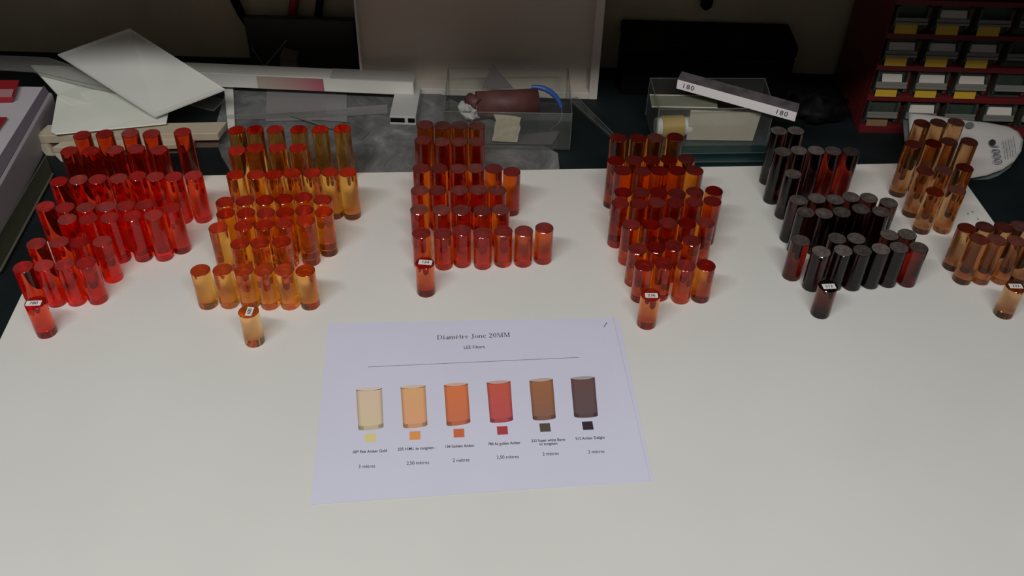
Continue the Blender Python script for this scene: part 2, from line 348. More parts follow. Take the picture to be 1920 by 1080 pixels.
# (group, number, px centre, w, h, turn) of the paper label on the front rod of each colour
for c, num, px, w, h, ang, extra in ((1, '780', (63.5, 567.5), 14.5, 7.2, 0.10, 'red rod alone before the red group'),
                         (2, '600', (467.8, 584), 12.5, 6.4, math.radians(88), 'pale amber rod standing alone before the golden orange group'),
                         (3, '134', (797.5, 492), 14.0, 7.6, -0.06, 'orange-brown rod alone before the orange-brown group'),
                         (4, '236', (1221.5, 554), 12.8, 6.8, 0.02, 'dark amber rod alone before the dark amber group'),
                         (5, '512', (1554.5, 537), 13.4, 7.6, 0.10, 'dark red rod alone before the near-black group'),
                         (6, '232', (1904.6, 536.5), 13.4, 7.0, 0.0, 'smoky brown rod standing alone at the right edge')):
    o, x, y, H = labelled[c]
    tag(o, 'short %s, white label %s on top' % (extra, num), 'rod', None)
    z = H + 0.2; X, Y, _ = at(px[0], px[1], z)
    dx, dy = X - x, Y - y; lim = 9.6 - 0.0; 
    k = MB(); cc, ss = math.cos(ang), math.sin(ang)
    # keep the sticker inside the round top
    reach = math.hypot(w / 2, h / 2); sc = min(1.0, 9.4 / reach); w2, h2 = w * sc, h * sc
    off = math.hypot(dx, dy)
    if off > 1.6: dx, dy = dx * 1.6 / off, dy * 1.6 / off
    if c == 1: dy -= 0.8
    P = [(x + dx + a * cc - b * ss, y + dy + a * ss + b * cc, z + 0.12) for a, b in ((-w2 / 2, -h2 / 2), (w2 / 2, -h2 / 2), (w2 / 2, h2 / 2), (-w2 / 2, h2 / 2))]
    st = build('paper_label', k.prism(P, 0.12), M['label_paper'], o)
    st['label'] = 'white paper label reading %s' % num
    text_mesh(num, 5.4, M['ink'], 'printed_number', st, (x + dx, y + dy, z + 0.16), ang, bold=0.12)

# ---------------------------------------------------------------- printed sheets
M['paper'] = mat('print_paper', (0.68, 0.68, 0.83), 0.75, noise=0.015, nscale=10)
def vcol_mat(name):
    m = bpy.data.materials.new(name); m.use_nodes = True; nt = m.node_tree
    a = nt.nodes.new('ShaderNodeAttribute'); a.attribute_name = 'Col'
    b = nt.nodes['Principled BSDF']; b.inputs['Roughness'].default_value = 0.7
    nt.links.new(a.outputs['Color'], b.inputs['Base Color']); return m
def ink(r, g, b): return tuple(min(.82, 1.3 * c) for c in srgb(r, g, b))
M['print'] = vcol_mat('colour_print')
M['grey_ink'] = mat('grey_ink', (0.10, 0.10, 0.14), 0.7)
def sheet(name, corners, z, lift, nx=24, ny=16):
    """corners tl, tr, br, bl as (x, y); the sheet curls up a little along its right edge"""
    mb = MB(); top = []
    for j in range(ny + 1):
        for i in range(nx + 1):
            u, v = i / nx, j / ny
            tl, tr, br, bl = corners
            x = (tl[0] * (1 - u) + tr[0] * u) * (1 - v) + (bl[0] * (1 - u) + br[0] * u) * v
            y = (tl[1] * (1 - u) + tr[1] * u) * (1 - v) + (bl[1] * (1 - u) + br[1] * u) * v
            top.append((x, y, z + lift * max(0, (u - .93) / .07) ** 2 * (1 - .6 * v) + 0.05 * math.sin(3 * u + 2 * v) ** 2))
    n = len(top); fs = []
    for j in range(ny):
        for i in range(nx):
            a = j * (nx + 1) + i; q = [a, a + nx + 1, a + nx + 2, a + 1]
            fs.append(q); fs.append([k + n for k in q][::-1])
    ring = [i for i in range(nx + 1)] + [(j * (nx + 1) + nx) for j in range(1, ny + 1)] + [ny * (nx + 1) + i for i in range(nx - 1, -1, -1)] + [j * (nx + 1) for j in range(ny - 1, 0, -1)]
    for a, b in zip(ring, ring[1:] + ring[:1]): fs.append([a, b, b + n, a + n])
    mb.add(top + [(x, y, zz - 0.12) for x, y, zz in top], fs, 0, False)
    return build(name, mb, M['paper'])
def xy(px, py): p = at(px, py, 0.4); return (p[0], p[1])
PC = (-30.6, 621.1); PA = 0.094644
def pp(X, Y, z=0.0):
    c, s = math.cos(PA), math.sin(PA); return (PC[0] + X * c - Y * s, PC[1] + X * s + Y * c, z)
under = sheet('paper_sheet', [xy(640, 606), xy(1160, 597), xy(1226.5, 903), xy(700, 934)], 0.2, 0.0)
tag(under, 'blank white sheet almost hidden under the printed sheet, its right margin showing', 'paper')
page = sheet('printed_sheet', [xy(616, 606), xy(1149, 596), xy(1219, 901), xy(582, 946)], 0.45, 1.0)
tag(page, 'white printed sheet headed Diamètre Jonc 20MM, six rod pictures, lying before the rods', 'paper')
Z1 = 0.62
def ptext(s, px, py, wpx, size, name='caption_text', m='ink', bold=0.0, sx=None):
    x, y, _ = at(px, py, Z1); a = at(px - wpx / 2, py + wpx * 0.045, Z1); b = at(px + wpx / 2, py - wpx * 0.045, Z1)
    want = math.hypot(b[0] - a[0], b[1] - a[1])
    o = text_mesh(s, size, M[m], name, page, (x, y, Z1 + 0.05), PA, bold=bold)
    xs = [v.co.x for v in o.data.vertices]; w = (max(xs) - min(xs)) / MM; c0 = (max(xs) + min(xs)) / 2
    k = want / w
    for v in o.data.vertices: v.co.x = (v.co.x - c0) * k
    return o
# the heading is set in a high-contrast serif face: its letters are drawn here
def serif_word(word, px, py, wpx):
    mb = MB(); T_, t_ = .13, .035; X = [0.0]
    def q4(p): mb.add([(a, b, 0) for a, b in p], [[0, 1, 2, 3]])
    def bar(x0, y0, x1, y1): q4([(x0, y0), (x1, y0), (x1, y1), (x0, y1)])
    def stem(x, y0, y1, th=T_, sb=True, st=True):
        bar(x, y0, x + th, y1)
        if sb: bar(x - .07, y0, x + th + .07, y0 + t_)
        if st: bar(x - .07, y1 - t_, x + th * .6, y1)
    def slant(x0, y0, x1, y1, th): q4([(x0, y0), (x0 + th, y0), (x1 + th, y1), (x1, y1)])
    def ring(cx, cy_, rx, ry, a0, a1, tx=T_, ty=t_, n=20):
        for i in range(n):
            a, b = math.radians(a0 + (a1 - a0) * i / n), math.radians(a0 + (a1 - a0) * (i + 1) / n)
            q4([(cx + rx * math.cos(a), cy_ + ry * math.sin(a)), (cx + rx * math.cos(b), cy_ + ry * math.sin(b)),
                (cx + (rx - tx) * math.cos(b), cy_ + (ry - ty) * math.sin(b)), (cx + (rx - tx) * math.cos(a), cy_ + (ry - ty) * math.sin(a))])
    xh = .64
    for ch in word:
        x = X[0] + .09
        if ch == 'D': stem(x, 0, 1); bar(x, 1 - t_, x + .3, 1); bar(x, 0, x + .3, t_); ring(x + .28, .5, .48, .5, -90, 90); w = .86
        elif ch == 'i': stem(x, 0, xh); ring(x + .06, .84, .085, .085, 0, 360, .08, .08, 12); w = .26
        elif ch == 'a':
            ring(x + .2, .17, .2, .19, 60, 330); bar(x + .3, .04, x + .3 + T_, .46); ring(x + .24, .44, .2, .2, 0, 150, .1); bar(x + .3, 0, x + .52, t_ * 1.5); w = .5
        elif ch == 'm':
            stem(x, 0, xh)
            for k in (1, 2): ring(x + .34 * k - .04, xh - .2, .21, .2, 0, 150, T_); stem(x + .34 * k + .04, 0, xh - .18, T_, True, False)
            w = .92
        elif ch in 'èe':
            ring(x + .24, xh / 2, .25, xh / 2, 20, 320); bar(x + .06, xh / 2, x + .46, xh / 2 + t_ * 1.2)
            if ch == 'è': slant(x + .24, .74, x + .1, .92, .1)
            w = .5
        elif ch == 't': stem(x + .06, .04, .86, T_, False, False); bar(x - .04, xh - t_, x + .34, xh); ring(x + .22, .14, .16, .14, 180, 300, T_ * .8); w = .34
        elif ch == 'r': stem(x, 0, xh); ring(x + .24, xh - .18, .16, .18, 30, 150, .07); ring(x + .34, xh - .12, .07, .07, 0, 360, .065, .065, 10); w = .42
        elif ch == 'J': bar(x + .22, .1, x + .22 + T_, 1); bar(x + .1, 1 - t_, x + .48, 1); ring(x + .13, .08, .22, .26, 190, 370, T_ * .8); w = .48
        elif ch == 'o': ring(x + .27, xh / 2, .28, xh / 2, 0, 360, T_, t_, 28); w = .56
        elif ch == 'n': stem(x, 0, xh); ring(x + .3, xh - .2, .21, .2, 0, 150, T_); stem(x + .38, 0, xh - .18, T_, True, False); w = .58
        elif ch == 'c': ring(x + .25, xh / 2, .26, xh / 2, 45, 320); ring(x + .4, xh - .14, .07, .07, 0, 360, .065, .065, 10); w = .5
        elif ch == '2': ring(x + .26, .72, .25, .28, -30, 170, T_); slant(x, t_, x + .36, .56, .1); bar(x, 0, x + .54, .1); w = .56
        elif ch == '0': ring(x + .28, .5, .28, .5, 0, 360, T_, t_, 28); w = .58
        elif ch == 'M':
            bar(x + .08, 0, x + .12, 1); slant(x + .44, 0, x + .08, 1, T_); slant(x + .46, 0, x + .8, 1, .045); bar(x + .78, 0, x + .78 + T_, 1)
            for s0, s1 in ((-.02, .22), (.68, 1.02)): bar(x + s0, 0, x + s1, t_)
            bar(x - .02, 1 - t_, x + .2, 1); bar(x + .72, 1 - t_, x + 1.02, 1); w = 1.0
        else: w = .22
        X[0] += w + .12
    tot = X[0]; a = at(px - wpx / 2, py + wpx * .045, Z1); b = at(px + wpx / 2, py - wpx * .045, Z1); W = math.hypot(b[0] - a[0], b[1] - a[1])
    s = W / tot; c_ = at(px, py, Z1); sy = 6.3
    co, si = math.cos(PA), math.sin(PA)
    mb.v = [(c_[0] + (x - tot / 2) * s * co - (y - .5) * sy * si, c_[1] + (x - tot / 2) * s * si + (y - .5) * sy * co, Z1 + .05) for x, y, _ in mb.v]
    return build('title_text', mb, M['ink'], page)
serif_word('Diamètre Jonc 20MM', 888, 630, 136)

ptext('LEE Filters', 889.5, 651, 39, 6.0, 'subtitle_text', 'ink')
a = at(690, 688, Z1); b = at(1086, 670, Z1)
dx, dy = b[0] - a[0], b[1] - a[1]; L_ = math.hypot(dx, dy); nx_, ny_ = -dy / L_ * .22, dx / L_ * .22
build('ruled_line', MB().prism([(a[0] - nx_, a[1] - ny_, Z1 + .06), (b[0] - nx_, b[1] - ny_, Z1 + .06), (b[0] + nx_, b[1] + ny_, Z1 + .06), (a[0] + nx_, a[1] + ny_, Z1 + .06)], .05), M['grey_ink'], page)
a = at(1132.5, 613, Z1 + .4); b = at(1138, 604.5, Z1 + .4); dx, dy = b[0] - a[0], b[1] - a[1]; L_ = math.hypot(dx, dy); nx_, ny_ = -dy / L_ * .3, dx / L_ * .3
build('pen_mark', MB().prism([(a[0] - nx_, a[1] - ny_, Z1 + .5), (a[0] + nx_, a[1] + ny_, Z1 + .5), (b[0] + nx_, b[1] + ny_, Z1 + .5), (b[0] - nx_, b[1] - ny_, Z1 + .5)][::-1], .15), M['ink'], page)
pics = [  # top-left, top-right, bottom-right, bottom-left corners of each printed rod, then its colours
    ((667.5, 731), (716, 728), (719, 800), (672, 805), ink(205, 180, 160), ink(198, 182, 152)),
    ((751, 727), (797.5, 723.5), (801.5, 796.5), (756, 801), ink(222, 160, 112), ink(214, 152, 118)),
    ((832.5, 722.5), (877, 719.5), (882, 791), (837.5, 797), ink(206, 112, 66), ink(190, 106, 78)),
    ((912.5, 718), (957, 715), (962, 787), (919, 791), ink(186, 84, 66), ink(176, 76, 82)),
    ((992.5, 714), (1036.5, 711), (1042, 783), (999, 786), ink(152, 98, 64), ink(128, 92, 78)),
    ((1070, 710), (1115, 707.5), (1121, 779), (1076.5, 781), ink(100, 74, 74), ink(92, 74, 78))]
for (tl, tr, br, bl, ca, cb) in pics:
    mb = MB(); NS, NR = 24, 10
    T = [at(*q_, Z1) for q_ in (tl, tr, br, bl)]
    def lerp(a, b, t): return tuple(a[i] + (b[i] - a[i]) * t for i in range(3))
    axis = Vector(T[3]) - Vector(T[0]); axis.normalize()
    def pt(u, v, bow):        # u across, v down; bow = curvature of the ends in mm
        top = lerp(T[0], T[1], u); bot = lerp(T[3], T[2], u); e = math.sqrt(max(0, 1 - (2 * u - 1) ** 2))
        p = lerp(top, bot, v); return (p[0] + axis.x * bow * e, p[1] + axis.y * bow * e, Z1 + .06)
    mid = [(ca[i] + cb[i]) / 2 for i in range(3)]
    for r in range(NR):
        for s in range(NS):
            u0, u1, v0, v1 = s / NS, (s + 1) / NS, r / NR, (r + 1) / NR
            uc = (u0 + u1) / 2; t = (v0 + v1) / 2; edge = max(0, abs(2 * uc - 1) - .7) / .3
            colr = [(ca[i] * (1 - t) + cb[i] * t) * (1 - .45 * edge ** 1.5) for i in range(3)]
            if r == NR - 1: colr = [c_ * (.55 if abs(2 * uc - 1) > .55 else .85) for c_ in colr]
            mb.add([pt(u0, v0, 2.2), pt(u0, v1, 2.2), pt(u1, v1, 2.2), pt(u1, v0, 2.2)], [[0, 1, 2, 3]], 0, False, colr)
    # lighter end face and its dark front rim
    capc = [min(1, c_ * .5 + .34) for c_ in ca]
    for s in range(NS):
        u0, u1 = s / NS, (s + 1) / NS
        mb.add([pt(u0, 0, -2.2), pt(u0, 0, 2.2), pt(u1, 0, 2.2), pt(u1, 0, -2.2)], [[0, 1, 2, 3]], 0, False, capc)
        wr = .15 + 1.1 * abs(u0 + u1 - 1) ** 2
        q1, q2 = pt(u0, 0, 2.2), pt(u1, 0, 2.2)
        lift = lambda p, d: (p[0] + axis.x * d, p[1] + axis.y * d, Z1 + .08)
        mb.add([lift(q1, -wr / 2), lift(q1, wr / 2), lift(q2, wr / 2), lift(q2, -wr / 2)], [[0, 1, 2, 3]], 0, False, [c_ * .18 + .01 for c_ in ca])
    build('printed_rod_picture', mb, M['print'], page)
for (px, py), colr in (((694.5, 821), (206, 190, 130)), ((778, 816.5), (222, 140, 80)), ((860.5, 812), (190, 98, 62)),
                    ((942, 807), (160, 56, 62)), ((1022, 801.5), (78, 70, 60)), ((1102, 798), (48, 34, 46))):
    x, y, _ = at(px, py, Z1); h = 4.9; hh = 5.0; P = []
    for a_, b_ in ((-h, -hh), (h, -hh), (h, hh), (-h, hh)):
        P.append((x + a_ * math.cos(PA) - b_ * math.sin(PA), y + a_ * math.sin(PA) + b_ * math.cos(PA), Z1 + .06))
    build('printed_swatch', MB().prism(P, .05, 0, False, ink(*colr)), M['print'], page)
for s, px, py, w in (('009 Pale Amber Gold', 693.5, 846.5, 63), ('235 H.M.I. to tungsten :', 781.5, 841, 71), ('134 Golden Amber', 862.5, 836.5, 54),
                     ('780 As golden Amber', 945.5, 831.5, 60), ('232 Super white flame', 1028, 825.5, 63), ('to tungsten', 1028, 832, 34),
                     ('512 Amber Delight', 1106.5, 821.5, 54)):
    ptext(s, px, py, w, 4.6, 'caption_text', 'ink', bold=0.05)
for s, px, py, w in (('3 mètres', 688, 874.5, 31), ('2,50 mètres', 783.5, 868, 42), ('2 mètres', 864.5, 863, 31),
                     ('2,50 mètres', 952, 857, 41), ('2 mètres', 1032.5, 851, 30), ('2 mètres', 1118, 847, 30)):
    ptext(s, px, py, w, 5.4, 'length_text', 'ink')

# ---------------------------------------------------------------- clutter behind the board
M['mottled'] = mat('mottled_metal', (0.13, 0.135, 0.135), 0.5, noise=0.0)
def mottle(m, lo, hi, scale):
    nt = m.node_tree; b = nt.nodes['Principled BSDF']; tc = nt.nodes.new('ShaderNodeTexCoord')
    n = nt.nodes.new('ShaderNodeTexNoise'); n.inputs['Scale'].default_value = scale; n.inputs['Detail'].default_value = 9; n.inputs['Roughness'].default_value = .68; n.inputs['Distortion'].default_value = 1.3
    r = nt.nodes.new('ShaderNodeValToRGB'); e = r.color_ramp.elements
    e[0].position = .38; e[0].color = (*lo, 1); e[1].position = .78; e[1].color = (*hi, 1)
    k = e.new(.6); k.color = (*[(a * .7 + b_ * .3) for a, b_ in zip(lo, hi)], 1)
    nt.links.new(tc.outputs['Object'], n.inputs['Vector']); nt.links.new(n.outputs['Fac'], r.inputs[0]); nt.links.new(r.outputs[0], b.inputs['Base Color'])
mottle(M['mottled'], (0.085, 0.088, 0.09), (0.42, 0.43, 0.43), 17)
M['white_pl'] = mat('white_plastic', (0.46, 0.46, 0.45), 0.5)
M['white_card'] = mat('white_card', (0.66, 0.66, 0.63), 0.7, noise=.04, nscale=20)
M['white_sheet'] = mat('white_sheet_plastic', (0.56, 0.57, 0.545), 0.6, noise=.03, nscale=14)
M['opal'] = mat('opal_sheet', (0.76, 0.79, 0.72), 0.35, noise=.05, nscale=14)
M['grey_film'] = clear_mat('grey_film', (0.6, 0.6, 0.6), 0.6, (0.36, 0.35, 0.36), .3)
M['clear'] = clear_mat('clear_acrylic', (0.95, 0.96, 0.95), 0.02)
M['clear_edge'] = clear_mat('clear_edge', (0.6, 0.62, 0.6), 0.3, (0.35, 0.38, 0.36))
M['clear_grey'] = clear_mat('scratched_clear_acrylic', (0.88, 0.89, 0.89), 0.14, (0.55, 0.53, 0.54))
M['black'] = mat('black_plastic', (0.0025, 0.003, 0.003), 0.6, spec=0.12)
M['smoked'] = mat('smoked_plastic', (0.02, 0.017, 0.014), 0.5)
M['cardboard'] = mat('beige_cardboard', (0.43, 0.375, 0.28), 0.8, noise=.06, nscale=30)
M['tan_shade'] = mat('shaded_cardboard', (0.12, 0.085, 0.06), 0.9)  # darker copy of the cardboard, standing in for shade inside it
M['pad'] = mat('beige_card', (0.50, 0.46, 0.37), 0.75, noise=.05, nscale=20)
M['greencard'] = mat('grey_green_card', (0.17, 0.18, 0.13), 0.7, noise=.1, nscale=30)
M['panel'] = mat('white_tray_plastic', (0.60, 0.54, 0.47), 0.6, noise=.03, nscale=8)
M['panel_rim'] = mat('white_tray_rim', (0.65, 0.60, 0.55), 0.55)
M['bottle'] = mat('dark_green_glass', (0.009, 0.030, 0.030), 0.25)
M['bottle_edge'] = mat('dark_green_glass_edge', (0.05, 0.085, 0.075), 0.4)
M['yellow'] = mat('yellow_tape', (0.45, 0.30, 0.07), 0.45)
M['leather'] = mat('brown_rubber', (0.10, 0.035, 0.032), 0.6, noise=.2, nscale=40)
M['blue'] = mat('blue_plastic', (0.03, 0.09, 0.32), 0.35)
M['tissue'] = mat('white_tissue', (0.42, 0.42, 0.41), 0.9, noise=.08, nscale=60, bump=.5, bscale=160)
M['tanpad'] = mat('sandpaper', (0.48, 0.43, 0.33), 0.95, noise=.1, nscale=120)
M['greycard'] = mat('grey_card', (0.10, 0.09, 0.09), 0.8)
M['cab'] = mat('dark_red_plastic', (0.12, 0.009, 0.012), 0.45, noise=.1, nscale=10)
M['drawer'] = mat('green_grey_plastic', (0.042, 0.055, 0.045), 0.3, noise=.15, nscale=30)
M['ledge'] = mat('grey_plastic_ledge', (0.17, 0.17, 0.155), 0.4)
M['wlabel'] = mat('white_paper_label', (0.50, 0.46, 0.42), 0.7)
M['ylabel'] = mat('yellow_paper_label', (0.50, 0.31, 0.02), 0.6)
M['blabel'] = mat('tan_paper_label', (0.20, 0.12, 0.06), 0.7)
M['red'] = mat('red_plastic', (0.30, 0.012, 0.02), 0.4)
M['pink'] = mat('pale_red_plastic', (0.45, 0.22, 0.24), 0.5)
M['lav'] = mat('white_lacquer', (0.52, 0.50, 0.55), 0.35, noise=.03, nscale=10)
M['purple'] = mat('purple_grey_frame', (0.12, 0.10, 0.125), 0.4)
M['lavedge'] = mat('light_frame_edge', (0.30, 0.28, 0.31), 0.4)
M['olive'] = mat('olive_glass', (0.022, 0.024, 0.014), 0.2)
M['oliveedge'] = mat('olive_glass_lit_edge', (0.09, 0.095, 0.07), 0.4)
M['pouch'] = mat('white_pouch_plastic', (0.50, 0.48, 0.47), 0.5, noise=.04, nscale=30)
M['pouch2'] = mat('grey_translucent_plastic', (0.12, 0.14, 0.135), 0.4)
M['block'] = mat('white_block', (0.82, 0.79, 0.82), 0.5)
M['blocktop'] = mat('purple_grey_block_top', (0.095, 0.08, 0.09), 0.7, noise=.35, nscale=60)
BZ = -12
def poly(pxs, z, h=2, **k): return MB().prism([at(x, y, (z if not hasattr(z, '__len__') else z[i])) for i, (x, y) in enumerate(pxs)], h)

# mottled plates on the bench
o = build('metal_plate', poly([(425, 165), (786, 172), (781, 330), (440, 334), (415, 292), (400, 250)][::-1], -9, 3), M['mottled']); tag(o, 'stained grey metal plate lying behind the golden orange rods', 'metal plate')
o = build('metal_plate', poly([(782, 176), (826, 176), (1046, 287), (1050, 325), (782, 330)][::-1], -9.5, 2.5), M['mottled']); tag(o, 'stained grey metal plate lying under the clear box', 'metal plate')

# low white wall socket block with two dark slots
t = thing('white_junction_box', at(754, 225, BZ))
a = at(731, 235, -9); b = at(780, 236, -9); yb = at(728, 180, 3)[1]
build('body', MB().box(a[0], b[0], a[1] + 2, yb + 25, -9, 4), M['white_pl'], t, bevel=.8)
fy = a[1] + 1.6
for x0, x1 in ((731, 759), (764, 778)):
    p0 = aty(x0 + 1, 228, fy); p1 = aty(x1, 228, fy)
    build('slot', MB().box(p0[0], p1[0], fy, fy + 3, -5, 1.5), M['black'], t)
tag(t, 'low white plastic box with two black slots, left of the clear box', 'junction box')
# flat grey films and clear offcuts on the plate
o = build('grey_film', poly([(500, 168), (650, 165), (650, 203), (499, 212)][::-1], -7.5, 1), M['grey_film']); tag(o, 'large grey translucent film lying on the stained plate', 'plastic film')
o = build('grey_film', poly([(498, 218), (651, 209), (651, 228), (600, 224), (498, 226)][::-1], -6.2, 1), M['grey_film']); tag(o, 'narrow grey film in front of the larger one', 'plastic film')
o = build('clear_strip', poly([(420, 216), (600, 206), (726, 196), (727, 211), (600, 220), (420, 223)][::-1], -4.8, 1.2), M['clear_grey']); tag(o, 'long clear strip crossing the grey films', 'acrylic strip')
def clear_plate(name, pxs, z, h, label, cat, parent_mats=('clear', 'clear_edge')):
    t = thing(name, at(*pxs[0], z if not hasattr(z, '__len__') else z[0])); P = [at(x, y, (z if not hasattr(z, '__len__') else z[i])) for i, (x, y) in enumerate(pxs)]
    build('sheet', MB().prism(P, h), M[parent_mats[0]], t)
    mb = MB(); n = len(P)
    for i in range(n): mb.tube([P[i], P[(i + 1) % n]], .45, 6)
    build('polished_edge', mb, M[parent_mats[1]], t); tag(t, label, cat); return t
clear_plate('clear_offcut', [(677, 262), (640, 237), (655, 228), (692, 247)], -7, 1.5, 'small clear rectangular offcut on the stained plate beside the orange rods', 'acrylic offcut')
clear_plate('clear_offcut', [(400, 207), (352, 196), (380, 179), (420, 187)], 6, 2, 'clear offcut sticking out under the tilted white sheet', 'acrylic offcut')
clear_plate('clear_offcut', [(1148, 257), (1068, 186), (1082, 182), (1152, 252)], -6, 4, 'long clear strip leaning out beside the clear box', 'acrylic strip')
o = build('plastic_stick', MB().tube([at(622, 240, -3), at(545, 216, -3)], 1.6, 8), M['clear_edge']); tag(o, 'thin pale stick lying behind the orange rods', 'stick')
o = build('white_strip', poly([(441, 248), (428, 248), (420, 163), (437, 163)], -5, 3), M['white_card']); tag(o, 'short white strip running under the long carton', 'strip')

# long white carton
P = [at(372, 161, 2), at(776, 179, 2)]
t = thing('long_carton', P[0])
p0, p1 = P; H = 21; dv = Vector((p1[0] - p0[0], p1[1] - p0[1], 0)).normalized(); nv = Vector((-dv.y, dv.x, 0)) * 27
# continue to the left beneath the white sheets
q0 = (p0[0] - dv.x * 60, p0[1] - dv.y * 60)
def cart(pa, pb, z0, z1, y0=0, y1=1):
    return [(pa[0] + nv.x * y0, pa[1] + nv.y * y0, z0), (pb[0] + nv.x * y0, pb[1] + nv.y * y0, z0), (pb[0] + nv.x * y1, pb[1] + nv.y * y1, z0), (pa[0] + nv.x * y1, pa[1] + nv.y * y1, z0)]
def cbox(pa, pb, z0, z1, y0=0, y1=1): lo = cart(pa, pb, z0, z1, y0, y1); return MB().hull(lo + [(x, y, z1) for x, y, _ in lo])
build('body', cbox(q0, p1, 2, 2 + H), M['white_card'], t, bevel=.5)
m = bpy.data.materials.new('pink_printed_band'); m.use_nodes = True; nt = m.node_tree
tc = nt.nodes.new('ShaderNodeTexCoord'); sp = nt.nodes.new('ShaderNodeSeparateXYZ'); rp = nt.nodes.new('ShaderNodeValToRGB')
rp.color_ramp.elements[0].color = (.40, .37, .31, 1); rp.color_ramp.elements[1].color = (.40, .10, .14, 1)
k = rp.color_ramp.elements.new(.55); k.color = (.40, .24, .23, 1)
nt.links.new(tc.outputs['Generated'], sp.inputs[0]); nt.links.new(sp.outputs['X'], rp.inputs[0]); nt.links.new(rp.outputs[0], nt.nodes['Principled BSDF'].inputs['Base Color'])
def along(px): u = (px - 372) / (776 - 372.); return (p0[0] + (p1[0] - p0[0]) * u, p0[1] + (p1[1] - p0[1]) * u)
build('printed_band', cbox(along(485), along(609), 2.8, 21.5, -.03, 0), m, t)
build('flap', cbox(along(622), along(777), 23.05, 24.2, -.02, .95), M['white_pl'], t)
tag(t, 'long white carton with a pink printed band, lying across behind the rods', 'carton')

# leaning bits behind the carton
o = build('plastic_stick', MB().tube([at(492, 130, -6), aty(538, 75, 1258)], 1.7, 8), M['clear_edge']); tag(o, 'pale thin stick leaning back behind the long carton', 'stick')
o = build('plastic_stick', MB().tube([at(503, 135, -8), aty(471, 89, 1258)], .8, 8), M['clear_edge']); tag(o, 'thinnest grey stick, leaning to the left behind the carton', 'stick')
pa, pb = aty(525, 128, 1236), aty(554, 128, 1236)
o = build('grey_block', MB().hull([(pa[0], 1236, BZ), (pb[0], 1236, BZ), (pb[0], 1256, BZ), (pa[0], 1256, BZ), (pa[0] + 2, 1236, 26), (pb[0] + 3, 1236, 20), (pb[0] + 3, 1256, 24), (pa[0] + 4, 1256, 30)]), M['greycard']); tag(o, 'small grey block standing behind the long carton', 'block')
pa, pb = aty(706, 100, 1240), aty(768, 100, 1240)
t = thing('black_box', (pa[0], 1240, BZ))
build('body', MB().box(pa[0], pb[0], 1240, 1272, BZ, 38), M['black'], t, bevel=1)
build('ledge', MB().box(pa[0] + 2, pb[0] - 8, 1225, 1239.5, BZ, 14), M['greycard'], t, bevel=.5)
tag(t, 'small black box behind the right end of the long carton', 'box')
pa, pb = aty(458, 30, 1268), aty(664, 30, 1268)
o = build('smoked_panel', MB().box(pa[0], pb[0], 1262, 1274, BZ, pa[2]), M['smoked'], bevel=1); tag(o, 'dark smoked plastic panel standing behind the long carton', 'panel')
# hanging tools
def hang(name, px0, px1, py1, r, m, label, cat):
    a = aty(px0, 0, 1292); b = aty(px1, py1, 1292); d = ((a[0] - b[0]) / (a[2] - b[2]))
    z1 = b[2]; top = 282; L = [(b[0] + d * (z - z1), 1300 - r - 2, z) for z in (z1, z1 + 8, z1 + 50, z1 + 90)]
    t = thing(name, L[0]); build('handle', MB().tube(L, [r * .8, r, r, r * .8], 12), M[m], t)
    build('shank', MB().tube([L[-1], (b[0] + d * (top - z1), 1300 - r - 2, top)], r * .35, 8), M['black'], t)
    tag(t, label, cat); return t
hang('hanging_tool', 552, 545, 56, 6.5, 'red', 'tool with a red handle hanging against the rear wall', 'tool')
hang('hanging_tool', 600, 593, 58, 5.5, 'black', 'black tool hanging right of the red one on the rear wall', 'tool')
pts = [aty(440, 0, 1290), aty(452, 25, 1290), aty(474, 62, 1284)]; up = (pts[0][0] - 6, 1290, 282)
o = build('black_strap', MB().tube([up, pts[0], pts[1], pts[2]], [6, 6.5, 6, 4], 10), M['black']); tag(o, 'black strap hanging down the rear wall at upper left', 'strap')
b = aty(1325, 10, 1285); o = build('hanging_tool', MB().tube([(b[0], 1288, 282), (b[0], 1288, b[2] + 8), (b[0], 1288, b[2] - 2), (b[0], 1288, b[2] - 7)], [4, 9, 8.5, 4], 16), M['black']); tag(o, 'rounded black tool end hanging above the black case', 'tool')

# white tray standing on edge
xl = aty(676, 130, 1212)[0]; xr = aty(1119, 180, 1212)[0]
t = thing('standing_tray', ((xl + xr) / 2, 1215, BZ))
build('back', MB().box(xl, xr, 1222, 1226, BZ, 190), M['panel'], t)
build('rim', MB().box(xl, xl + 3, 1206, 1222, BZ, 190).box(xr - 12, xr, 1206, 1222, BZ, 190).box(xl + 3, xr - 12, 1206, 1222, BZ, BZ + 10), M['panel_rim'], t, bevel=.8)
tag(t, 'large off-white shallow tray standing on edge behind the clear box', 'tray')
# black case
pa, pb = aty(1163, 160, 1225), aty(1478, 165, 1225)
t = thing('black_case', ((pa[0] + pb[0]) / 2, 1225, BZ))
build('body', MB().box(pa[0], pb[0], 1222, 1292, BZ, 50), M['black'], t, bevel=3)
build('lid', MB().box(pa[0] - 1, pb[0] + 1, 1221, 1293, 51, 70), M['black'], t, bevel=4)
tag(t, 'wide black case against the rear wall behind the carton block', 'case')

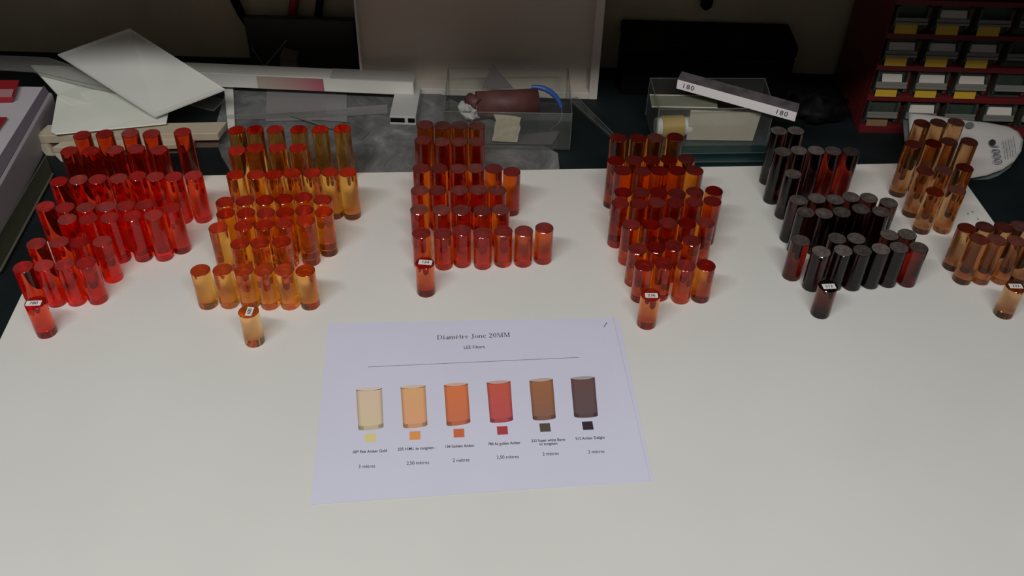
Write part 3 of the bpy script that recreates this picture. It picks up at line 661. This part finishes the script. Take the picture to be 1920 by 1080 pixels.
# open clear box with its contents
def open_box(name, fl, fr, bl, br, z0, z1, th, label, mats=('clear', 'clear_edge')):
    """corners of the footprint: front left, front right, back left, back right"""
    t = thing(name, ((fl[0] + fr[0]) / 2, fl[1], z0)); c = [fl, fr, br, bl]
    def wall(a, b):
        d = Vector((b[0] - a[0], b[1] - a[1])).normalized(); n = Vector((-d.y, d.x)) * th
        lo = [(a[0], a[1], z0), (b[0], b[1], z0), (b[0] + n.x, b[1] + n.y, z0), (a[0] + n.x, a[1] + n.y, z0)]
        return MB().hull(lo + [(x, y, z1) for x, y, _ in lo])
    for i in range(4): build('side_wall', wall(c[i], c[(i + 1) % 4]), M[mats[0]], t)
    build('bottom', MB().prism([(x, y, z0 + th) for x, y in c], th), M[mats[0]], t)
    mb = MB()
    for i in range(4):
        mb.tube([(*c[i], z1), (*c[(i + 1) % 4], z1)], .55, 6); mb.tube([(*c[i], z0), (*c[i], z1)], .5, 6)
    build('edge', mb, M[mats[1]], t)
    tag(t, label, 'box'); return t
fl = at(834, 277, -8)[:2]; fr = at(1068, 281, -8)[:2]
open_box('clear_box', fl, fr, (fl[0] - 2, 1178), (fr[0] - 2, 1186), -8, 46, 2, 'open clear plastic box holding a brown roll and white tissue, behind the orange-brown rods')
fz = -5.5
# brown roll: hollow tube lying across
a = Vector(at(893, 196, 14)); b = Vector(at(1008, 190, 14))
def hollow(a, b, R, r, n=28):
    mb = MB(); d = (b - a).normalized(); u = Vector((0, 0, 1)); s = d.cross(u).normalized(); u = s.cross(d)
    ring = lambda c, rr: [tuple(c + s * rr * math.cos(2 * math.pi * k / n) + u * rr * math.sin(2 * math.pi * k / n)) for k in range(n)]
    vs = ring(a, R) + ring(b, R) + ring(b, r) + ring(a, r); fs = []
    for q_ in range(4):
        o1, o2 = q_ * n, ((q_ + 1) % 4) * n
        for k in range(n): fs.append([o1 + k, o1 + (k + 1) % n, o2 + (k + 1) % n, o2 + k])
    return mb.add(vs, fs, 0, True)
o = build('brown_roll', hollow(a, b, 17.5, 15), M['leather']); tag(o, 'dark brown roll lying inside the clear box', 'roll')
o = build('brown_tube_end', hollow(Vector(at(878, 184, 24)), Vector(at(898, 196, 22)), 8, 6), M['leather']); tag(o, 'small reddish-brown tube end left of the brown roll', 'tube')
arc = [at(x, y, z) for x, y, z in ((996, 163, 30), (1008, 163.5, 30), (1020, 166, 29), (1032, 172, 27), (1042, 181, 25), (1049, 192, 22), (1053, 203, 19))]
t = thing('blue_band', arc[0]); build('band', MB().tube(arc, [2.6, 3.4, 3.8, 3.8, 3.5, 3, 2], 10), M['blue'], t)
build('rim', MB().tube([at(x, y, z) for x, y, z in ((1053, 204, 18), (1054, 217, 12), (1047, 232, 6), (1030, 243, 2))], .5, 6), M['clear_edge'], t)
tag(t, 'blue curved band inside the clear box, right of the brown roll', 'band')
def crumple(name, px, py, z, sx, sy, sz, m, seed, nseg=18):
    rnd = random.Random(seed); mb = MB(); c = at(px, py, z); vs = []; nr = 9
    for i in range(nr + 1):
        for k in range(nseg):
            th = math.pi * i / nr; ph = 2 * math.pi * k / nseg; q_ = 1 + rnd.uniform(-.28, .28)
            vs.append((c[0] + sx * q_ * math.sin(th) * math.cos(ph), c[1] + sy * q_ * math.sin(th) * math.sin(ph), max(c[2] + sz * q_ * math.cos(th), fz + .3)))
    fs = [[i * nseg + k, i * nseg + (k + 1) % nseg, (i + 1) * nseg + (k + 1) % nseg, (i + 1) * nseg + k] for i in range(nr) for k in range(nseg)]
    return build(name, mb.add(vs, fs, 0, m == 'black'), M[m])
o = crumple('crumpled_tissue', 884, 204, 8, 15, 19, 13, 'tissue', 3); tag(o, 'crumpled white tissue in the left of the clear box', 'tissue')
P = [at(926, 215, 26), at(966, 218, 26), at(977, 222, 25), at(972, 268, 0), at(922, 264, 0)]
P = []
rnd = random.Random(5); outl = [(926, 215), (945, 216.5), (962, 218), (977, 221), (974, 232), (976, 240), (972, 254), (970, 267), (955, 266), (938, 265.5), (922, 264), (926, 250), (927, 238), (930, 226)]
fy = fl[1] + 5
for x, y in outl: P.append(aty(x, y, fy))
o = build('tan_card', MB().add([(x, y, z) for x, y, z in P] + [(x, y + 1.2, z) for x, y, z in P], [list(range(14)), list(range(27, 13, -1))] + [[i, i + 14, (i + 1) % 14 + 14, (i + 1) % 14] for i in range(14)]), M['tanpad']); tag(o, 'torn beige card standing against the front of the clear box', 'card')
P = [aty(904, 166, 1160), aty(924, 122, 1172), aty(962, 166, 1160)]
o = build('grey_card', MB().add(P + [(x, y + 1.5, z) for x, y, z in P], [[0, 2, 1], [3, 4, 5], [0, 1, 4, 3], [1, 2, 5, 4], [2, 0, 3, 5]]), M['greycard'])
o.data.update(); tag(o, 'pointed grey card sticking up behind the brown roll', 'card')
o = build('grey_film', poly([(912, 268), (975, 252), (1050, 246), (1035, 270)], -4, 1.2), M['greycard']); tag(o, 'dark grey scrap lying flat in the bottom of the clear box', 'scrap')

# green glass sheets, second clear box and the cartons in it
for i, (y0, y1, z) in enumerate(((318, 268, -9), (305, 266, -5), (289, 264, -1))):
    P = [at(1222 + 4 * i, y0, z), at(1452 - 6 * i, y0 - 3, z), at(1445 - 5 * i, y1 - 70, z), at(1228, y1 - 70, z)]
    t = thing('green_glass_sheet', P[0]); build('pane', MB().prism(P, 3), M['bottle'], t)
    build('pane_edge', MB().tube([P[0], P[1]], .7, 6), M['bottle_edge'], t)
    tag(t, ['lowest dark green glass sheet behind the dark amber rods', 'middle dark green glass sheet of the stack under the beige carton', 'topmost dark green glass sheet, directly under the beige carton'][i], 'glass sheet', None)
fl2 = at(1226, 274, 0)[:2]; fr2 = at(1436, 272, 0)[:2]
open_box('clear_box', fl2, fr2, (fl2[0] - 4, 1150), (fr2[0] + 2, 1158), -.5, 55, 2, 'clear plastic box holding a beige carton and a roll of yellow tape', ('clear', 'clear_edge'))
bl_ = at(1287, 262, 2); br_ = at(1411, 264, 2)
t = thing('beige_carton', bl_)
build('front', MB().hull([(bl_[0], bl_[1], 2), (br_[0], br_[1], 2), (br_[0], br_[1] + 2, 2), (bl_[0], bl_[1] + 2, 2), (bl_[0], bl_[1] + 1, 45), (br_[0] + 4, br_[1] + 1, 43), (br_[0] + 4, br_[1] + 3, 43), (bl_[0], bl_[1] + 3, 45)]), M['pad'], t)
build('body', MB().box(bl_[0] + 2, br_[0], bl_[1] + 3.2, bl_[1] + 50, 2, 34), M['tan_shade'], t)  # dark colour put in for the shade in the open top
tag(t, 'beige carton inside the right clear box, under the white block', 'carton')
P = [at(1222, 200, 44), at(1345, 202, 44), at(1345, 180, 44), at(1218, 178, 44)]
t = thing('grey_green_card', P[0]); build('panel', MB().prism(P, 1.5), M['greencard'], t)
build('edge', MB().tube([P[3], P[2]], .9, 6).tube([P[0], P[1]], .8, 6), M['pad'], t); tag(t, 'grey-green card lying on the left of the beige carton', 'card')
a = Vector(at(1229, 238, 16)); b = Vector(at(1294, 236, 16)); d = (b - a)
t = thing('tape_roll', tuple(a)); build('core', MB().tube([a, b], 12, 24), M['white_card'], t)
build('tape', MB().tube([a + d * .16, a + d * .78], 14.5, 28), M['yellow'], t); tag(t, 'roll of yellow tape on a white core, left of the beige carton', 'tape roll')
# white block lying across
a0 = at(1268, 166, 62); a1 = at(1490, 228, 50); d = Vector((a1[0] - a0[0], a1[1] - a0[1], 0)); n = Vector((-d.y, d.x, 0)).normalized() * 22
t = thing('white_block', a0)
lo = [Vector(a0), Vector(a1), Vector(a1) + n, Vector(a0) + n]; hi = [v + Vector((0, 0, 13)) for v in lo]
build('bar', MB().hull([tuple(v) for v in lo] + [tuple(v) for v in hi]), M['block'], t, bevel=.4)
hi2 = [v + Vector((0, 0, .8)) for v in hi]
build('printed_top', MB().hull([tuple(v + Vector((0, 0, .1))) for v in hi] + [tuple(v) for v in hi2]), M['blocktop'], t)
ang = math.atan2(d.y, d.x); slope = math.atan2(a1[2] - a0[2], d.length)
for px, py in ((1289.5, 162), (1464, 213)):
    u = (px - 1268) / (1490 - 1268.); c = Vector(a0).lerp(Vector(a1), u) + Vector((0, 0, 6.5)) - n.normalized() * .25
    tt = text_mesh('180', 9.5, M['ink'], 'handwritten_number', t, tuple(c), (math.radians(90), -slope, ang), bold=.05, spacing=1.2)
tag(t, 'long white block numbered 180 at both ends, lying across the beige carton', 'block')
# black clutter right of it
o = crumple('black_bag', 1530, 200, 0, 40, 34, 18, 'black', 11, 22); tag(o, 'crumpled black bag between the white block and the red cabinet', 'bag')

# ---------------------------------------------------------------- red cabinet of small drawers
FY = 1143; c0 = aty(1607, 243, FY); x0c = c0[0]
t = thing('drawer_cabinet', (x0c, FY, BZ))
PITCH_Z = (aty(1702, 55, FY)[2] - aty(1643, 228, FY)[2]) / 3; PX = aty(1757, 116, FY)[0] - aty(1681, 116, FY)[0]
z_y = [aty(1643, 228, FY)[2] + 1.5 + i * PITCH_Z for i in range(5)]           # heights of the yellow label centres
x_y = aty(1681, 116, FY)[0]
ncol = 5; x1c = x_y - PX * .5 + ncol * PX + 4
topz = 245
build('carcass', MB().box(x0c, x1c, FY + 12, FY + 140, BZ, topz), M['cab'], t, bevel=2)
fr_mb = MB().box(x0c, x_y - PX * .46, FY - 2, FY + 12, BZ, topz).box(x1c - 5, x1c, FY - 2, FY + 12, BZ, topz).box(x_y - PX * .46, x1c - 5, FY - 5, FY + 12, BZ, z_y[0] - 6)
for i in range(1, 5): fr_mb.box(x_y - PX * .46, x1c - 5, FY - 3, FY + 12, z_y[i] - 6 - 7, z_y[i] - 6)
fr_mb.box(x_y - PX * .46, x1c - 5, FY - 3, FY + 12, z_y[4] + 30, topz)
build('front_frame', fr_mb, M['cab'], t, bevel=1)
white = {(0, 1), (0, 3), (1, 0), (1, 1), (1, 2), (2, 0), (2, 1), (2, 2), (3, 1)}
for r in range(5):
    for c in range(ncol):
        cx = x_y + c * PX; zb = z_y[r] - 5; zt = zb + PITCH_Z - 9.5; w = PX * .40
        d = build('drawer', MB().box(cx - w, cx + w, FY + 3, FY + 11.5, zb, zt).box(cx - w, cx - w + 3, FY - 5, FY + 3, zb + 8, zt).box(cx + w - 3, cx + w, FY - 5, FY + 3, zb + 8, zt), M['drawer'], t)
        lz = z_y[r] + 9
        if r < 4: build('pull_ledge', MB().box(cx - w + .5, cx + w - .5, FY - 9, FY - 5.2, lz, lz + 3).box(cx - w + .5, cx + w - .5, FY - 7, FY - 5.2, lz + 3, lz + 8), M['ledge'], d, bevel=.5)
        def leaf(nm, x0, x1, y0, z0, y1, z1, m_, lab):
            q_ = [(x0, y0, z0), (x1, y0, z0), (x1, y1, z1), (x0, y1, z1)]
            s_ = build(nm, MB().add(q_ + [(x, y + .5, z) for x, y, z in q_], [[0, 1, 2, 3], [7, 6, 5, 4], [0, 4, 5, 1], [1, 5, 6, 2], [2, 6, 7, 3], [3, 7, 4, 0]]), m_, d); s_['label'] = lab
        if (r, c) in white:
            ww = w * (.62 if r == 1 and c == 0 else .8)
            leaf('paper_card', cx - ww, cx + ww, FY - 4.5, lz + 7.5, FY + 1.0, min(lz + 16, zt - 1), M['wlabel'], 'white paper card')
        if c < 3 and r < 4 and not (r == 0 and c == 2):
            w2 = w * .72
            leaf('lower_label', cx - w2 - 2, cx + w2 - 4, FY - 5.5, z_y[r] - 5, FY - 3.5, z_y[r] + 6.5, M['ylabel'] if r else M['blabel'], 'yellow label' if r else 'tan label')
tag(t, 'dark red cabinet of small grey drawers with yellow labels at upper right', 'cabinet')

# ---------------------------------------------------------------- white pouch at the right
outl = [(1703, 212), (1740, 214), (1790, 222), (1850, 229), (1893, 237), (1911, 247), (1919, 262), (1915, 283), (1902, 302), (1880, 317), (1850, 328), (1822, 333), (1790, 331), (1755, 318), (1725, 290), (1706, 250)]
def zof(y): return 36 - 40 * (y - 212) / (333 - 212.)
def pillow(pxs, dz, puff, m, name, parent):
    P = [Vector(at(x, y, zof(y) + dz)) for x, y in pxs]; c = sum(P, Vector()) / len(P); mb = MB(); n = len(P); vs = [tuple(p) for p in P]; R = [(.92, .35), (.75, .7), (.5, .92), (.22, 1)]
    for k, h in R: vs += [tuple(c + (p - c) * k + Vector((0, -.5, 1)) * puff * h) for p in P]
    vs.append(tuple(c + Vector((0, -.5, 1)) * puff * 1.02)); fs = []
    for a_ in range(len(R)):
        for i in range(n): fs.append([a_ * n + i, a_ * n + (i + 1) % n, (a_ + 1) * n + (i + 1) % n, (a_ + 1) * n + i])
    L = len(R) * n
    for i in range(n): fs.append([L + i, L + (i + 1) % n, len(vs) - 1])
    b0 = len(vs); vs += [(p[0], p[1], p[2] - 1.5) for p in P]; fs.append(list(range(b0 + n - 1, b0 - 1, -1)))
    for i in range(n): fs.append([i, b0 + i, b0 + (i + 1) % n, (i + 1) % n])
    return build(name, mb.add(vs, fs, 0, True), M[m], parent), c
t = thing('white_pouch', at(1830, 330, BZ))
body, cc = pillow(outl, 0, 5, 'pouch', 'front_skin', t)
pillow([(x + (-10 if x < 1730 else -8), y + 12) for x, y in outl], -7, 1, 'pouch2', 'rear_skin', t)
def on_pouch(px, py): p = at(px, py, zof(py) + 6); return p
tilt = math.atan2(at(1800, 220, zof(220))[2] - at(1800, 330, zof(330))[2], at(1800, 220, zof(220))[1] - at(1800, 330, zof(330))[1])
p = on_pouch(1860, 267.5)
def decal(name, px, py, rpx, m, sq=1.0):
    c = Vector(on_pouch(px, py)); e = Vector(on_pouch(px + rpx, py)) - c; g = Vector(on_pouch(px, py - rpx * sq)) - c
    up = e.cross(g).normalized() * .8
    n = 20; P = [c + e * math.cos(2 * math.pi * k / n) + g * math.sin(2 * math.pi * k / n) for k in range(n)]
    return build(name, MB().add([tuple(v) for v in P] + [tuple(v + up) for v in P], [list(range(n - 1, -1, -1)), list(range(n, 2 * n))] + [[k, (k + 1) % n, (k + 1) % n + n, k + n] for k in range(n)]), M[m], t)
decal('black_dot', 1860.5, 267.5, 6.2, 'ink', .95)
decal('grey_patch', 1818, 235, 8, 'pouch2', .7)
c_ = Vector(on_pouch(1868, 289)); dirv = Vector(on_pouch(1870, 304)) - Vector(on_pouch(1864, 274)); dirv.normalize()
nrm = (Vector(on_pouch(1868, 280)) - Vector(on_pouch(1868, 300))); side = dirv.cross(Vector((0, -.35, 1))).normalized(); nn = side.cross(dirv).normalized()
if nn.z < 0: nn = -nn
yy = nn.cross(dirv).normalized()
def frame_text(s, size, px, py, name):
    tt = text_mesh(s, size, M['grey_ink'], name, t, (0, 0, 0), 0.0)
    mm = Matrix(((dirv.x, yy.x, nn.x), (dirv.y, yy.y, nn.y), (dirv.z, yy.z, nn.z)))
    w = V(*on_pouch(px, py)) + nn * .0012
    tt.rotation_euler = mm.to_euler(); tt.location = w - world_loc(t); tt['_w'] = list(w)
    return tt
frame_text('1000', 15, 1867, 289, 'printed_number')
mb = MB()
for k_ in range(5):
    for j_ in range(4):
        cpx, cpy = 1880 + k_ * 5 + j_ * 1.2, 268 + j_ * 9 + (k_ % 2) * 3 - k_ * 2
        if cpy > 305 - k_ * 3: continue
        c1 = Vector(on_pouch(cpx, cpy)) + nn * 1.0; L2 = 3.0 + (k_ * j_) % 3; P = [c1 - dirv * L2 - yy * .35, c1 + dirv * L2 - yy * .35, c1 + dirv * L2 + yy * .35, c1 - dirv * L2 + yy * .35]
        mb.add([tuple(v) for v in P], [[0, 1, 2, 3]])
build('small_print', mb, M['grey_ink'], t)
tag(t, 'white plastic pouch printed 1000 with a black dot, behind the smoky brown rods', 'pouch')

# ---------------------------------------------------------------- left side: sheets, cardboard, frame
cb = [(62, 256), (104, 240), (404, 232), (398, 250), (92, 262)]
def profile(pa, pb, z0, z1, depth, m, name, label):
    a = Vector(at(*pa, z1)); b = Vector(at(*pb, z1)); d = (b - a); d.z = 0; n = Vector((-d.y, d.x, 0)).normalized() * depth
    t = thing(name, (a.x, a.y, z0))
    e = d.normalized(); f = n.normalized(); zm = z0 + (z1 - z0) * .55
    def q(u, w, z): return (a.x + e.x * u + f.x * w, a.y + e.y * u + f.y * w, z)
    L_ = d.length; D = depth
    build('shell', MB().hull([q(0, 3, zm), q(L_, 0, zm + 1), q(L_ + 6, D, zm + 1), q(10, D, zm), q(0, 3, z1), q(L_, 0, z1), q(L_ + 8, D, z1 + 1), q(10, D, z1 + 2)]), M[m], t, bevel=1)
    build('inner_web', MB().hull([q(9, 8, z0), q(L_ - 3, 8, z0), q(L_ - 3, D - 2, z0), q(9, D - 2, z0), q(9, 8, zm - .3), q(L_ - 3, 8, zm - .3), q(L_ - 3, D - 2, zm - .3), q(9, D - 2, zm - .3)]), M['tan_shade'], t)  # darkened face standing in for the shaded recess under the shell
    build('end_flap', MB().hull([q(9, -3, z0), q(19, -4, z0), q(19, 6, z0), q(10, 7, z0), q(0, 3, zm - .3), q(12, .5, zm - .3), q(13, 7, zm - .3), q(4, 9, zm - .3)]), M[m], t)
    build('folded_edge', MB().tube([q(9, -3.4, z0 + .8), q(0, 2.6, zm), q(0, 2.6, z1)], .6, 6), M['pad'], t)
    tag(t, label, 'cardboard'); return t
profile((64, 257), (408, 250), BZ, 14, 26, 'cardboard', 'cardboard_profile', 'folded beige cardboard length under the white sheets, the rear one')
profile((96, 279), (352, 270), BZ, 6, 14, 'cardboard', 'cardboard_profile', 'shorter beige cardboard length in front of the other, behind the red rods')
o = build('opal_sheet', poly([(57, 122), (107, 176), (180, 236), (300, 232), (318, 205), (200, 140), (130, 124)], [34, 26, 17.5, 17.5, 17.5, 22, 30], 2.2), M['opal']); tag(o, 'pale opal plastic sheet, lower one, its corner pointing left', 'plastic sheet')
o = build('opal_sheet', poly([(107, 177), (95, 246), (104, 251), (180, 244), (312, 231), (316, 207), (240, 170), (170, 168)], [23, 20, 20, 20, 20, 20, 24, 25], 2), M['opal'], bevel=.8); tag(o, 'pale opal slab with rounded corners lying on the cardboard', 'plastic sheet')
o = build('white_sheet', poly([(108, 102), (290, 218.5), (422, 167), (243, 53)], [62, 27, 40, 98], 2), M['white_sheet']); tag(o, 'large square white sheet tilted up on the pile at left', 'plastic sheet')
o.data.update()
clear_plate('clear_strip', [(-30, 128), (60, 133), (203, 166), (214, 148), (90, 108), (-30, 103)], [42, 42, 38, 44, 47, 45], 2, 'long clear strip lying over the pile at far left', 'acrylic strip', ('clear_grey', 'clear_edge'))
# framed white panel at far left
PZ = 30
def L1(t_, z): return at(83 + (0 - 83) * t_, 163 + (296 - 163) * t_, z)
t = thing('framed_panel', at(0, 300, BZ))
A0, A1 = Vector(at(83, 163, PZ)), Vector(at(0, 296, PZ)); dA = (A1 - A0)
A2 = A0 + dA * 2.6; left = Vector((-320, -10, 0))
build('white_surface', MB().prism([tuple(A0), tuple(A0 + left), tuple(A2 + left), tuple(A2)], 30), M['lav'], t)
w1 = Vector(at(20, 303, PZ)) - Vector(at(0, 296, PZ)); 
B0 = Vector(at(91, 172, PZ + 2)); B1 = Vector(at(0, 333, PZ + 2)); B2 = B0 + (B1 - B0) * 2.4
build('frame_bar', MB().hull([(*A0.xy, BZ), (*A2.xy, BZ), (*B2.xy, BZ), (*B0.xy, BZ), (*A0.xy, PZ + 2), (*A2.xy, PZ + 2), (*B2.xy, PZ + 2), (*B0.xy, PZ + 2)]), M['purple'], t)
nb = Vector(((B1 - B0).y, -(B1 - B0).x, 0)).normalized(); nb = -nb if nb.x < 0 else nb
B0b, B2b = B0 + nb * 4, B2 + nb * 4
build('outer_bar', MB().hull([(*B0.xy, BZ), (*B2.xy, BZ), (*B2b.xy, BZ), (*B0b.xy, BZ), (*B0.xy, PZ + 1.5), (*B2.xy, PZ + 1.5), (*B2b.xy, PZ), (*B0b.xy, PZ)]), M['lavedge'], t, bevel=.8)
tag(t, 'white framed panel with purple-grey edging at the left of the bench', 'panel')
o = build('red_block', MB().hull([at(-40, 195, PZ), at(24, 193, PZ), at(36, 152, PZ), at(-30, 152, PZ), at(-40, 183, PZ + 8), at(26, 183, PZ + 8), at(37, 150, PZ + 8), at(-30, 150, PZ + 8)]), M['red'], bevel=1); tag(o, 'red plastic piece on the framed panel, the farther one', 'plastic piece')
o = build('pale_red_block', MB().hull([at(-40, 182, PZ + 8.2), at(22, 182, PZ + 8.2), at(26, 168, PZ + 8.2), at(-36, 168, PZ + 8.2), at(-40, 180, PZ + 10), at(22, 180, PZ + 10), at(26, 167, PZ + 10), at(-36, 167, PZ + 10)]), M['pink']); tag(o, 'pale pink strip lying on the farther red piece', 'plastic piece')
o = build('red_block', MB().hull([at(-50, 256, PZ), at(-5, 250, PZ), at(14, 222, PZ), at(-40, 222, PZ), at(-50, 250, PZ + 5), at(-5, 245, PZ + 5), at(14, 219, PZ + 5), at(-40, 219, PZ + 5)]), M['red'], bevel=1); tag(o, 'red plastic piece nearer the front of the framed panel', 'plastic piece')
# dark glass sheet between frame and board
G = [at(86, 292, -8), at(99, 326, -8), at(0, 509, -8), at(-70, 560, -8), at(-70, 530, -8), at(0, 437, -8)]
t = thing('dark_glass_sheet', G[2]); build('pane', MB().prism([G[0], G[5], G[4], G[3], G[2], G[1]], 4), M['olive'], t)
build('pane_edge', MB().tube([G[1], G[2], G[3]], 1.5, 6).tube([G[0], G[5], G[4]], .9, 6), M['oliveedge'], t)  # light caught along the glass edges, put into the lighter colour
tag(t, 'dark olive glass strip lying between the framed panel and the white board', 'glass sheet')

for o in scene.objects:
    if '_w' in o: del o['_w']
